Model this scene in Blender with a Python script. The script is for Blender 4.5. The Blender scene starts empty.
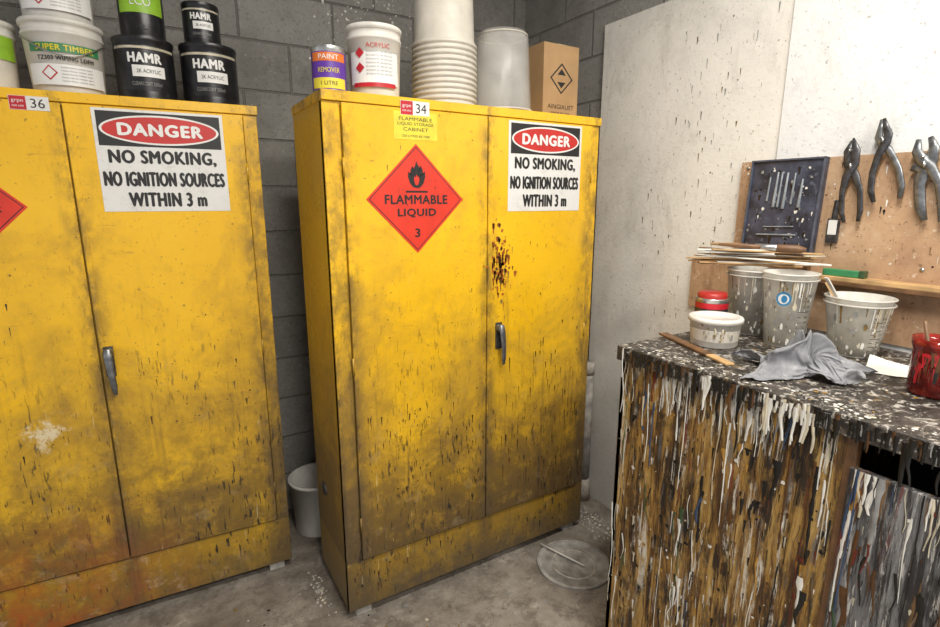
import bpy, math, random
from mathutils import Vector, Matrix, noise as mn
random.seed(7)
D=bpy.data; S=bpy.context.scene
S.view_settings.view_transform='Standard'

# ------------------------------------------------------------ node helpers
class NT:
    def __init__(s,name,rough=.5,metal=0,spec=.5):
        s.m=D.materials.new(name); s.m.use_nodes=True; s.t=s.m.node_tree; s.n=s.t.nodes; s.l=s.t.links
        s.b=s.n['Principled BSDF']; s.b.inputs['Roughness'].default_value=rough; s.b.inputs['Metallic'].default_value=metal
        s.b.inputs['Specular IOR Level'].default_value=spec
        s.tc=s.n.new('ShaderNodeTexCoord')
    def put(s,sock,v):
        if hasattr(v,'is_linked') or hasattr(v,'links'): s.l.new(v,sock)
        elif isinstance(v,(tuple,list)) and len(v)==3 and sock.type=='RGBA': sock.default_value=(*v,1)
        else: sock.default_value=v
    def map(s,scale=(1,1,1),loc=(0,0,0),src='Object',rot=(0,0,0)):
        m=s.n.new('ShaderNodeMapping'); s.l.new(s.tc.outputs[src],m.inputs[0])
        m.inputs['Scale'].default_value=scale; m.inputs['Location'].default_value=loc; m.inputs['Rotation'].default_value=rot; return m.outputs[0]
    def noise(s,vec,scale,detail=3,rough=.55,dist=0):
        n=s.n.new('ShaderNodeTexNoise'); s.l.new(vec,n.inputs['Vector'])
        n.inputs['Scale'].default_value=scale;n.inputs['Detail'].default_value=detail
        n.inputs['Roughness'].default_value=rough;n.inputs['Distortion'].default_value=dist
        return n.outputs['Fac']
    def step(s,v,a,b):
        n=s.n.new('ShaderNodeMapRange'); s.put(n.inputs[0],v)
        n.inputs[1].default_value=a;n.inputs[2].default_value=b;n.inputs[3].default_value=0;n.inputs[4].default_value=1
        return n.outputs[0]
    def ma(s,op,a,b=0.0):
        n=s.n.new('ShaderNodeMath'); n.operation=op; s.put(n.inputs[0],a); s.put(n.inputs[1],b); return n.outputs[0]
    def mul(s,*a):
        r=a[0]
        for x in a[1:]: r=s.ma('MULTIPLY',r,x)
        return r
    def mix(s,f,a,b):
        n=s.n.new('ShaderNodeMix'); n.data_type='RGBA'; s.put(n.inputs[0],f); s.put(n.inputs[6],a); s.put(n.inputs[7],b)
        return n.outputs[2]
    def ramp(s,f,stops):
        n=s.n.new('ShaderNodeValToRGB'); s.put(n.inputs[0],f); e=n.color_ramp.elements
        while len(e)<len(stops): e.new(.5)
        for i,(p,c) in enumerate(stops): e[i].position=p; e[i].color=(*c,1)
        return n.outputs[0]
    def sep(s,vec):
        n=s.n.new('ShaderNodeSeparateXYZ'); s.l.new(vec,n.inputs[0]); return n.outputs
    def bump(s,h,strength=.3,dist=.01):
        n=s.n.new('ShaderNodeBump'); s.put(n.inputs['Height'],h); n.inputs['Strength'].default_value=strength
        n.inputs['Distance'].default_value=dist; s.l.new(n.outputs[0],s.b.inputs['Normal'])
    def col(s,v): s.put(s.b.inputs['Base Color'],v); return s.m

def plain(name,c,rough=.5,metal=0,var=.12,scale=30,alpha=1,spec=.5):
    t=NT(name,rough,metal,spec); n=t.noise(t.map(),scale,4)
    lo=tuple(x*(1-var) for x in c); hi=tuple(min(1,x*(1+var)) for x in c)
    t.col(t.ramp(n,[(.3,lo),(.7,hi)])); 
    if alpha<1: t.b.inputs['Alpha'].default_value=alpha
    return t.m

def grimy_yellow(name,dirt=1.0,seed=0,side=False,rust=False,edges=()):
    t=NT(name,.42); o=t.map(loc=(seed,seed*2,0)); raw=t.map()
    X,Y,Z=t.sep(raw)
    base=t.ramp(t.noise(o,2.2,4),[(.3,(.74,.42,.009)),(.7,(.84,.50,.018))])
    g=t.noise(o,3.2,10,.74,.5); g2=t.noise(t.map(loc=(seed+4,0,seed)),9,10,.78,.3)
    low=t.step(Z,1.25,0.05)
    low2=t.step(Z,.90,.1)
    kick=t.ma('SUBTRACT',1.0,t.mul(t.step(Z,.205,.195),.42))    # plinth panel is wiped more often
    d=t.mul(t.step(t.ma('ADD',g,t.mul(low,.38*dirt)),.52,.88),.86,kick)
    c=t.mix(d,base,(.225,.13,.024))
    d2=t.mul(t.step(t.ma('ADD',g2,t.mul(low2,.20*dirt)),.53,.67),t.ma('ADD',.14,t.mul(low2,.66*dirt)),kick)
    c=t.mix(d2,c,(.072,.045,.019))
    for ex in edges:
        w=t.ma('ABSOLUTE',t.ma('SUBTRACT',X,ex)); e=t.step(w,.055,.0)
        e=t.mul(e,t.step(t.ma('ADD',t.noise(t.map(scale=(1,1,.6),loc=(ex*7,0,0)),12,9,.78),t.mul(low,.14)),.44,.60),.8)
        c=t.mix(e,c,(.085,.058,.03))
    st=t.noise(t.map(scale=(38,38,1.3),loc=(seed*3,0,0)),1.0,6,.7)
    run=t.mul(t.step(st,.55,.68),t.step(Z,1.35,.30),t.step(t.noise(t.map(loc=(seed,3,7)),3,4),.35,.6),.85*dirt)
    c=t.mix(run,c,(.07,.045,.022))
    da=t.noise(t.map(scale=(85,85,17),loc=(seed*1.3,0,2)),1.0,3,.6)
    c=t.mix(t.mul(t.step(da,.61,.65),t.step(t.noise(t.map(loc=(2,seed,3)),3.2,4),.38,.54),t.ma('ADD',.10,t.mul(low,1.2))),c,(.025,.018,.012))
    fn=t.noise(t.map(scale=(1,1,.5)),65,8,.82)
    sc=t.mul(t.step(fn,.55,.66),t.ma('ADD',.16,t.mul(low,.6*dirt)))
    c=t.mix(sc,c,(.14,.095,.04))
    s1=t.noise(t.map(scale=(6,6,110),rot=(0,.5,0),loc=(seed,0,1)),1.0,3,.6)
    c=t.mix(t.mul(t.step(s1,.67,.70),t.step(t.noise(o,4,3),.5,.62),.55),c,(.13,.09,.04))
    s2=t.noise(t.map(scale=(90,90,7),rot=(0,-.2,0),loc=(seed,0,4)),1.0,3,.6)
    c=t.mix(t.mul(t.step(s2,.68,.71),t.step(t.noise(t.map(loc=(seed,1,9)),3,3),.5,.6),.5),c,(.62,.50,.25))
    dust=t.mul(t.step(t.noise(t.map(loc=(seed,9,2)),11,8,.78),.56,.68),t.mul(low,.45))
    c=t.mix(dust,c,(.36,.29,.17))
    v=t.step(t.noise(o,100,2),.68,.74)
    c=t.mix(t.mul(v,.6),c,(.06,.04,.02))
    b=t.mul(t.step(t.ma('ADD',Z,t.mul(t.noise(o,9,9,.8),-.62)),-.15,-.34),.85*dirt)
    c=t.mix(b,c,(.095,.068,.036))
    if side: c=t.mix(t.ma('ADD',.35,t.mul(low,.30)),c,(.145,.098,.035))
    if rust:
        rr=t.mul(t.step(Z,.52,.10),t.step(X,.85,.30),t.step(t.noise(o,7,9,.75),.40,.60))
        c=t.mix(t.mul(rr,.8),c,(.38,.085,.015))
        pp=t.mul(t.step(Z,.40,.05),t.step(X,1.1,.6),t.step(t.noise(t.map(loc=(3,3,3)),10,9,.8),.54,.62))
        c=t.mix(t.mul(pp,.5),c,(.55,.40,.25))
        # pale scuffed patch beside the seam
        wx=t.ma('ABSOLUTE',t.ma('SUBTRACT',X,.40)); wz=t.ma('ABSOLUTE',t.ma('SUBTRACT',Z,.74))
        pm_=t.mul(t.step(wx,.14,.0),t.step(wz,.12,.0))
        c=t.mix(t.mul(t.step(t.ma('ADD',t.noise(t.map(loc=(1,2,3)),16,9,.8),t.mul(pm_,.25)),.66,.74),pm_,1.6),c,(.66,.56,.36))
    t.col(c)
    t.bump(t.ma('ADD',t.noise(o,7,3),t.mul(t.noise(o,90,4,.7),.06)),.16,.01)
    t.put(t.b.inputs['Roughness'],t.ma('ADD',.26,t.mul(d,.4)))
    return t.m

def block_mat(name,axis='x'):
    t=NT(name,.85); o=t.map(); X,Y,Z=t.sep(o)
    cb=t.n.new('ShaderNodeCombineXYZ'); t.l.new(X if axis=='x' else Y,cb.inputs[0]); t.l.new(Z,cb.inputs[1])
    br=t.n.new('ShaderNodeTexBrick'); t.l.new(cb.outputs[0],br.inputs[0])
    br.inputs['Scale'].default_value=1; br.inputs['Brick Width'].default_value=.4; br.inputs['Row Height'].default_value=.2
    br.inputs['Mortar Size'].default_value=.006; br.inputs['Mortar Smooth'].default_value=.5
    br.inputs['Color1'].default_value=(.27,.262,.24,1); br.inputs['Color2'].default_value=(.33,.322,.30,1)
    br.inputs['Mortar'].default_value=(.17,.165,.15,1)
    n=t.noise(o,3,9,.72); c=t.mix(t.step(n,.40,.68),br.outputs['Color'],(.19,.183,.165))
    p=t.step(t.noise(o,75,5,.8),.54,.66); c=t.mix(t.mul(p,.65),c,(.09,.085,.075))
    w=t.step(t.noise(t.map(loc=(3,2,1)),48,4,.7),.62,.70); c=t.mix(t.mul(w,.5),c,(.5,.5,.48))
    t.col(c)
    h=t.ma('ADD',t.mul(br.outputs['Fac'],-1.0),t.mul(t.noise(o,60,6,.8),.8)); t.bump(h,.9,.008)
    return t.m

def sheet_mat(name,base,seed,dirty=1.0):
    t=NT(name,.55); o=t.map(loc=(seed,seed,seed)); raw=t.map(); X,Y,Z=t.sep(raw)
    c=t.ramp(t.noise(o,1.8,10,.75,.6),[(.25,tuple(x*.74 for x in base)),(.48,base),(.72,tuple(min(1,x*1.12) for x in base))])
    sm=t.step(t.noise(t.map(scale=(3,2.2,1.1),loc=(seed,0,2)),1.8,10,.80,1.2),.53,.66)
    c=t.mix(t.mul(sm,.42*dirty),c,(.38,.355,.305))
    vr=t.step(t.noise(t.map(scale=(14,14,1.4),loc=(seed,3,1)),2.0,8,.78),.60,.68)
    c=t.mix(t.mul(vr,.35*dirty),c,(.28,.255,.21))
    low=t.step(Z,1.25,.1)
    c=t.mix(t.mul(low,.5),c,(.29,.27,.235))
    sp=t.step(t.noise(o,80,4,.65),.625,.67); c=t.mix(t.mul(sp,.65*dirty),c,(.14,.115,.09))
    t.col(c); t.bump(t.noise(o,26,9,.78),.6,.005)
    return t.m

def floor_mat():
    t=NT('concrete_floor',.72); o=t.map(); X,Y,Z=t.sep(o)
    c=t.ramp(t.noise(o,3.2,10,.76,.6),[(.25,(.12,.10,.08)),(.5,(.27,.24,.20)),(.75,(.42,.385,.33))])
    c=t.mix(t.mul(t.step(t.noise(o,9,9,.8),.48,.60),.7),c,(.10,.083,.065))
    c=t.mix(t.mul(t.step(t.noise(t.map(loc=(5,3,0)),11,9,.8),.56,.64),.6),c,(.52,.49,.43))
    c=t.mix(t.mul(t.step(t.noise(t.map(loc=(9,1,0)),34,7,.75),.58,.65),.75),c,(.055,.045,.038))
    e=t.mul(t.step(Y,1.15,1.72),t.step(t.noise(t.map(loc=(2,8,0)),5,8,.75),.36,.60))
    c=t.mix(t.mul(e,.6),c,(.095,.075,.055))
    t.col(c); t.bump(t.noise(o,40,8,.8),.6,.006); return t.m

def bench_wood():
    t=NT('drip_stained_plywood',.36); o=t.map(); X,Y,Z=t.sep(o)
    st=t.noise(t.map(scale=(20,20,2.2)),1.3,9,.74,.8)
    c=t.ramp(st,[(.34,(.020,.011,.006)),(.44,(.12,.058,.016)),(.51,(.32,.18,.042)),(.63,(.50,.33,.11))])
    big=t.noise(t.map(scale=(1,1,.8),loc=(3,1,5)),5.5,8,.75)
    s2=t.step(t.noise(t.map(scale=(30,30,3.0),loc=(2,4,1)),1,8,.76,.5),.45,.54)
    c=t.mix(t.mul(s2,t.step(big,.43,.54),.96),c,(.014,.010,.008))
    s4=t.step(t.noise(t.map(scale=(48,48,4.0),loc=(5,4,8)),1,7,.72,.4),.55,.62)
    c=t.mix(t.mul(s4,.8),c,(.085,.035,.011))
    s5=t.step(t.noise(t.map(scale=(42,42,4.5),loc=(15,2,3)),1,6,.74,.4),.59,.63)
    c=t.mix(t.mul(s5,.75),c,(.12,.125,.13))
    s6=t.step(t.noise(t.map(scale=(52,52,4),loc=(9,12,3)),1,5,.7,.3),.63,.66)
    c=t.mix(t.mul(s6,.8),c,(.15,.022,.012))
    s3=t.step(t.noise(t.map(scale=(46,46,3.2),loc=(7,1,5)),1,8,.76,.5),.545,.575)
    c=t.mix(t.mul(s3,t.step(t.noise(t.map(scale=(1,1,.8),loc=(1,1,1)),7,5,.7),.43,.52),.92),c,(.62,.58,.50))
    t.col(c); t.bump(t.noise(t.map(scale=(70,70,8)),1,6,.75),.9,.006); return t.m

def bin_panel():
    t=NT('drip_stained_grey_panel',.34); o=t.map()
    c=t.ramp(t.noise(t.map(scale=(18,18,2.2)),1.2,9,.76,.6),[(.38,(.025,.023,.023)),(.5,(.12,.12,.125)),(.64,(.27,.27,.27))])
    c=t.mix(t.mul(t.step(t.noise(t.map(scale=(44,44,3.5),loc=(1,5,2)),1,8,.75,.4),.47,.54),.9),c,(.016,.013,.013))
    c=t.mix(t.mul(t.step(t.noise(t.map(scale=(30,30,3),loc=(8,5,2)),1,7,.72),.57,.61),.8),c,(.16,.03,.018))
    c=t.mix(t.mul(t.step(t.noise(t.map(scale=(36,36,3),loc=(18,2,2)),1,7,.72),.56,.60),.8),c,(.20,.11,.04))
    c=t.mix(t.mul(t.step(t.noise(t.map(scale=(40,40,3.4),loc=(3,1,9)),1,8,.76,.5),.56,.59),.85),c,(.50,.49,.46))
    t.col(c); t.bump(t.noise(t.map(scale=(70,70,8)),1,6,.75),.7,.005); return t.m

def benchtop_mat():
    t=NT('paint_crusted_benchtop',.36); o=t.map()
    c=t.ramp(t.noise(o,5,8,.75),[(.3,(.012,.011,.009)),(.55,(.045,.038,.032)),(.75,(.17,.14,.115))])
    c=t.mix(t.mul(t.step(t.noise(o,40,7,.78,.9),.535,.585),.85),c,(.50,.47,.42))
    c=t.mix(t.step(t.noise(t.map(loc=(4,4,4)),50,6,.78,.6),.54,.59),c,(.013,.011,.009))
    c=t.mix(t.mul(t.step(t.noise(t.map(loc=(1,7,4)),20,7,.78,.6),.57,.64),.8),c,(.23,.17,.10))
    t.col(c); t.bump(t.noise(o,55,7,.75),.9,.004); return t.m

def masonite_mat():
    t=NT('masonite',.6); o=t.map()
    c=t.ramp(t.noise(o,4,9,.78),[(.3,(.30,.175,.10)),(.55,(.45,.29,.17)),(.8,(.60,.44,.30))])
    c=t.mix(t.mul(t.step(t.noise(o,60,5,.72),.59,.65),.75),c,(.10,.05,.03))
    c=t.mix(t.mul(t.step(t.noise(t.map(loc=(6,2,2)),34,5,.7),.61,.67),.6),c,(.7,.62,.5))
    c=t.mix(t.mul(t.step(t.noise(t.map(scale=(1,1,.4),loc=(2,2,2)),9,9,.8),.52,.64),.5),c,(.2,.10,.05))
    t.col(c); return t.m

# ------------------------------------------------------------ mesh builder
class MB:
    def __init__(s): s.v=[];s.f=[];s.fm=[];s.sm=[];s.mats=[];s.M=Matrix()
    def mi(s,m):
        if m not in s.mats: s.mats.append(m)
        return s.mats.index(m)
    def add(s,vs,fs,m,smooth=False):
        o=len(s.v); s.v+= [tuple(s.M@Vector(v)) for v in vs]
        k=s.mi(m)
        for f in fs: s.f.append(tuple(i+o for i in f)); s.fm.append(k); s.sm.append(smooth)
    def box(s,x0,x1,y0,y1,z0,z1,m):
        vs=[(x0,y0,z0),(x1,y0,z0),(x1,y1,z0),(x0,y1,z0),(x0,y0,z1),(x1,y0,z1),(x1,y1,z1),(x0,y1,z1)]
        s.add(vs,[(0,3,2,1),(4,5,6,7),(0,1,5,4),(1,2,6,5),(2,3,7,6),(3,0,4,7)],m)
    def lathe(s,cx,cy,prof,m,n=40,smooth=True,z0=0):
        vs=[];fs=[]
        for r,z in prof:
            for i in range(n):
                a=2*math.pi*i/n; vs.append((cx+r*math.cos(a),cy+r*math.sin(a),z0+z))
        for j in range(len(prof)-1):
            for i in range(n):
                k=(i+1)%n; fs.append((j*n+i,j*n+k,(j+1)*n+k,(j+1)*n+i))
        s.add(vs,fs,m,smooth)
    def tube(s,pts,rs,m,n=10,flat=None):
        pts=[Vector(p) for p in pts]; vs=[];fs=[]
        if not isinstance(rs,(list,tuple)): rs=[rs]*len(pts)
        for j,p in enumerate(pts):
            d=(pts[min(j+1,len(pts)-1)]-pts[max(j-1,0)]).normalized()
            up=Vector(flat) if flat else (Vector((0,0,1)) if abs(d.z)<.9 else Vector((1,0,0)))
            a=d.cross(up).normalized(); b=a.cross(d).normalized()
            kb=.45 if flat else 1
            for i in range(n):
                t=2*math.pi*i/n; vs.append(p+a*math.cos(t)*rs[j]+b*math.sin(t)*rs[j]*kb)
        for j in range(len(pts)-1):
            for i in range(n):
                k=(i+1)%n; fs.append((j*n+i,j*n+k,(j+1)*n+k,(j+1)*n+i))
        fs.append(tuple(range(n))[::-1]); e=(len(pts)-1)*n; fs.append(tuple(range(e,e+n)))
        s.add(vs,fs,m,True)
    def poly(s,pts,m,fn): s.add([fn(u,v) for u,v in pts],[tuple(range(len(pts)))],m)
    def text(s,body,cu,cv,w,h,m,fn,bold=.012,lift=None):
        c=D.curves.new('t','FONT'); c.body=body; c.size=1; c.resolution_u=3; c.fill_mode='FRONT'
        c.dimensions='2D'; c.space_character=1.0+bold*3
        o=D.objects.new('t',c); S.collection.objects.link(o)
        dg=bpy.context.evaluated_depsgraph_get(); me=D.meshes.new_from_object(o.evaluated_get(dg))
        vs=[v.co.copy() for v in me.vertices]; fs=[tuple(p.vertices) for p in me.polygons]
        D.objects.remove(o); D.curves.remove(c); D.meshes.remove(me)
        if not vs: return
        x0=min(v.x for v in vs);x1=max(v.x for v in vs);y0=min(v.y for v in vs);y1=max(v.y for v in vs)
        e=h*bold*1.6
        offs=[(0,0)] if bold<.005 else [(-e,0),(e,0),(0,e*.7),(0,-e*.7)]
        for q,(du,dv) in enumerate(offs):
            g=lift(q*.00012) if lift else fn
            s.add([g(cu+du+((v.x-x0)/(x1-x0)-.5)*(w-2*e), cv+dv+((v.y-y0)/(y1-y0)-.5)*(h-1.4*e)) for v in vs],fs,m)
    def obj(s,name,loc=(0,0,0),rot=0,parent=None,bevel=0):
        me=D.meshes.new(name); me.from_pydata(s.v,[],s.f); 
        for m in s.mats: me.materials.append(m)
        me.polygons.foreach_set('material_index',s.fm); me.polygons.foreach_set('use_smooth',s.sm); me.update()
        o=D.objects.new(name,me); S.collection.objects.link(o); o.location=loc; o.rotation_euler=(0,0,rot)
        if parent: o.parent=parent
        if bevel:
            b=o.modifiers.new('b','BEVEL'); b.width=bevel; b.segments=2; b.limit_method='ANGLE'; b.angle_limit=math.radians(50)
        return o

def ell(cx,cy,a,b,n=48): return [(cx+a*math.cos(2*math.pi*i/n),cy+b*math.sin(2*math.pi*i/n)) for i in range(n)]
def rect(x0,x1,y0,y1): return [(x0,y0),(x1,y0),(x1,y1),(x0,y1)]

# ------------------------------------------------------------ materials
m_black=plain('black_ink',(.012,.012,.012),.5); m_white=plain('white_enamel',(.72,.72,.70),.4,var=.06,scale=12)
m_red=plain('sign_red',(.50,.022,.018),.4,var=.08,scale=10); m_redtag=plain('tag_red',(.45,.01,.02),.4)
m_orange=plain('diamond_red',(.62,.035,.016),.4,var=.12,scale=14)
t=NT('sign_white',.35); o_=t.map(); m_signw=t.col(t.mix(t.mul(t.step(t.noise(o_,30,7,.78),.52,.68),.45),(.68,.68,.66),(.38,.36,.30)))
m_steel=plain('tool_steel',(.20,.21,.22),.35,.8,var=.4,scale=60); m_dsteel=plain('dark_metal',(.08,.08,.085),.4,.7,var=.5,scale=60)
m_can=plain('black_can',(.018,.018,.02),.3,.3,var=.4,scale=40); m_rim=plain('tin_rim',(.45,.45,.44),.3,.9,var=.3)
m_green=plain('label_green',(.04,.22,.09),.45); m_yel=plain('label_yellow',(.66,.56,.04),.45); m_lime=plain('label_lime',(.26,.48,.03),.45)
m_purple=plain('label_purple',(.10,.03,.30),.4); m_olab=plain('label_orange',(.6,.15,.02),.4)
m_plas=plain('white_plastic',(.66,.64,.59),.4,var=.14,scale=14)
m_cream=plain('nested_plastic',(.68,.64,.56),.35,var=.1,scale=20,alpha=.8)
m_clear=plain('translucent_clear',(.60,.59,.56),.2,var=.2,scale=12,alpha=.30)
m_cup=plain('clear_cup',(.76,.74,.68),.25,var=.2,scale=24,alpha=.55)
m_card=plain('cardboard',(.40,.25,.12),.8,var=.12,scale=10)
m_wood=plain('stick_wood',(.46,.29,.13),.6,var=.3,scale=14); m_dwood=plain('dark_wood',(.14,.07,.03),.5,var=.4,scale=20)
m_paper=plain('paper',(.70,.68,.63),.8,var=.12,scale=12)
t=NT('grey_cloth',.95); o_=t.map(); cc=t.ramp(t.noise(o_,16,6,.7),[(.3,(.15,.155,.17)),(.7,(.27,.275,.29))])
cc=t.mix(t.mul(t.step(t.noise(o_,40,5,.7),.58,.66),.5),cc,(.42,.41,.40)); cc=t.mix(t.mul(t.step(t.noise(t.map(loc=(3,1,1)),22,5,.7),.60,.68),.6),cc,(.08,.075,.075)); m_rag=t.col(cc)
m_blue=plain('label_blue',(.03,.2,.4),.4)
m_jar=plain('jar_red',(.17,.012,.008),.12,var=.8,scale=26,alpha=.9); m_redcap=plain('red_cap',(.35,.02,.015),.4)
m_slate=plain('tray_navy',(.040,.046,.070),.3,var=.6,scale=22); m_slate2=plain('tray_navy_rim',(.07,.08,.11),.35,var=.3)
m_dark=plain('opening_shade_black',(.006,.006,.006),.9)  # near-black colour stands in for shade inside the bench openings
m_pvc=plain('dusty_pvc',(.30,.285,.26),.7,var=.5,scale=16)
m_rubble=plain('rubble',(.36,.33,.29),.9,var=.3,scale=30)
m_creamp=plain('paint_cream',(.5,.45,.34),.35,var=.3); m_brownp=plain('paint_brown',(.085,.038,.012),.3,var=.4); m_greyp=plain('paint_grey',(.24,.24,.235),.35,var=.3)
m_redp=plain('paint_red',(.13,.02,.01),.35); m_ochre=plain('paint_ochre',(.33,.18,.035),.35,var=.4); m_grnp=plain('paint_green',(.035,.075,.03),.35)
m_blup=plain('paint_blue',(.03,.06,.13),.35)
m_blk=plain('paint_black',(.012,.011,.010),.25,var=.3); m_wht=plain('paint_white',(.66,.65,.60),.35,var=.15)
m_rustp=plain('rust_splash',(.32,.085,.01),.5,var=.6,scale=50)
m_smudge=plain('smudge_brown',(.17,.11,.03),.6,var=.5,scale=60)

# ------------------------------------------------------------ room
def slab(name,x0,x1,y0,y1,z0,z1,m,bevel=0):
    b=MB(); b.box(x0,x1,y0,y1,z0,z1,m); return b.obj(name,bevel=bevel)
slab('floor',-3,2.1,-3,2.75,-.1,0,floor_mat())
slab('wall_back',-3,2.1,2.53,2.73,0,3.0,block_mat('grey_blockwork','x'))
slab('wall_right',1.872,2.07,-3,2.53,0,3.0,block_mat('grey_blockwork_side','y'))
slab('ceiling',-3,2.1,-3,2.75,3.0,3.1,plain('ceiling_white',(.6,.6,.57),.9))
b=MB(); b.box(1.85,1.871,1.056,1.90,0.0,2.31,sheet_mat('lining_sheet_marked',(.72,.70,.65),1.3))
b.obj('plasterboard_panel_1',bevel=.002)  # marked plasterboard sheet lining the right block wall
b=MB(); b.box(1.842,1.871,-2.9,1.052,0.0,2.75,sheet_mat('lining_sheet_white',(.70,.71,.71),5.1,.75))
b.obj('plasterboard_panel_2',bevel=.002)  # second, whiter plasterboard sheet of the wall lining

# ------------------------------------------------------------ cabinets
CW,CD,CH=1.138,.36,1.826
def splats(b,fn,n,u0,u1,v0,v1,mats,rmin=.0015,rmax=.006,drip=.3,lmax=.05,gauss=False):
    for _ in range(n):
        if gauss: u=random.gauss((u0+u1)/2,(u1-u0)/4);v=random.gauss((v0+v1)/2,(v1-v0)/4)
        else: u=random.uniform(u0,u1);v=random.uniform(v0,v1)
        r=rmin+(rmax-rmin)*random.random()**2;m=random.choice(mats)
        k=9;pts=[]
        L=random.uniform(.2,1)*lmax if random.random()<drip else 0
        for i in range(k):
            a=2*math.pi*i/k; q=r*random.uniform(.7,1.25)
            pu=u+math.cos(a)*q; pv=v+math.sin(a)*q
            if L and math.sin(a)<-.5: pv-=L; pu=u+(pu-u)*.5
            pts.append((pu,pv))
        b.poly(pts,m,fn)

def danger_sign(b,x0,x1,z0,z1,y):
    fn=lambda o:(lambda u,v:(u,y-o,v))
    w=x1-x0;h=z1-z0;cx=(x0+x1)/2
    b.box(x0,x1,y-.001,y,z0,z1,m_signw)
    hz=z0+h*.645
    b.poly(rect(x0+.010,x1-.010,hz,z1-.008),m_black,fn(.0014))
    cz=(hz+z1-.008)/2
    b.poly(ell(cx,cz,w*.46,h*.145),m_white,fn(.0018)); b.poly(ell(cx,cz,w*.44,h*.127),m_red,fn(.0022))
    b.text('DANGER',cx,cz,w*.66,h*.125,m_white,None,.045,lambda q:fn(.0029+q))
    b.text('NO SMOKING,',cx,z0+h*.535,w*.84,h*.155,m_black,None,.035,lambda q:fn(.0016+q))
    b.text('NO IGNITION SOURCES',cx,z0+h*.325,w*.95,h*.15,m_black,None,.035,lambda q:fn(.0016+q))
    b.text('WITHIN 3 m',cx,z0+h*.12,w*.62,h*.15,m_black,None,.035,lambda q:fn(.0016+q))

flame=[(0,1),(.10,.78),(.30,.55),(.33,.75),(.50,.45),(.52,.20),(.68,.38),(.70,.05),(.55,-.35),(.30,-.58),(0,-.65),(-.30,-.58),(-.55,-.35),(-.70,.05),(-.66,.35),(-.50,.18),(-.48,.45),(-.32,.70),(-.28,.50),(-.10,.72)]
flame_in=[(0,.20),(.12,.0),(.22,.08),(.26,-.18),(.15,-.42),(0,-.48),(-.15,-.42),(-.26,-.18),(-.22,.10),(-.10,-.02)]
def diamond(b,cx,cz,h,y):
    fn=lambda o:(lambda u,v:(u,y-o,v))
    sq=lambda k:[(cx,cz-k),(cx+k,cz),(cx,cz+k),(cx-k,cz)]
    b.add([(p[0],y,p[1]) for p in sq(h)]+[(p[0],y-.001,p[1]) for p in sq(h)],[(4,5,6,7),(0,1,5,4),(1,2,6,5),(2,3,7,6),(3,0,4,7)],m_orange)
    b.poly(sq(h*.95),m_black,fn(.0013)); b.poly(sq(h*.93),m_orange,fn(.0017))
    s=h*.30; fz=cz+h*.40
    pts=[(cx+u*s*.85,fz+v*s) for u,v in flame]
    c0=(cx,fz-.1*s)
    vs=[(c0[0],y-.0021,c0[1])]+[(u,y-.0021,v) for u,v in pts]
    b.add(vs,[(0,1+(i+1)%len(pts),1+i) for i in range(len(pts))],m_black)
    b.poly([(cx+u*s*.7,fz+v*s) for u,v in flame_in][::-1],m_orange,fn(.0025))
    b.poly(rect(cx-s*.75,cx+s*.75,fz-s*.92,fz-s*.80),m_black,fn(.0021))
    L=lambda q:fn(.0021+q)
    b.text('FLAMMABLE',cx,cz-h*.0,h*1.30,h*.17,m_black,None,.03,L)
    b.text('LIQUID',cx,cz-h*.25,h*.80,h*.17,m_black,None,.03,L)
    b.text('3',cx,cz-h*.62,h*.11,h*.17,m_black,None,.03,L)
    splats(b,fn(.0024),25,cx-h*.4,cx+h*.4,cz-h*.4,cz+h*.4,[m_redp,m_brownp],.0008,.002,.2,.01)

def tag(b,x0,x1,z0,z1,num,y):
    fn=lambda o:(lambda u,v:(u,y-o,v)); xm=x0+(x1-x0)*.42
    b.box(x0,x1,y-.001,y,z0,z1,m_signw); b.poly(rect(x0+.001,xm,z0+.001,z1-.001),m_redtag,fn(.0014))
    b.text('grpn',(x0+xm)/2,(z0+z1)/2+.004,(xm-x0)*.7,.010,m_white,fn(.0018),.0)
    b.text('000 000',(x0+xm)/2,(z0+z1)/2-.009,(xm-x0)*.7,.005,m_white,fn(.0018),0)
    b.text(num,(xm+x1)/2,(z0+z1)/2,(x1-xm)*.62,(z1-z0)*.66,m_black,fn(.0016),.0)

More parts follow.
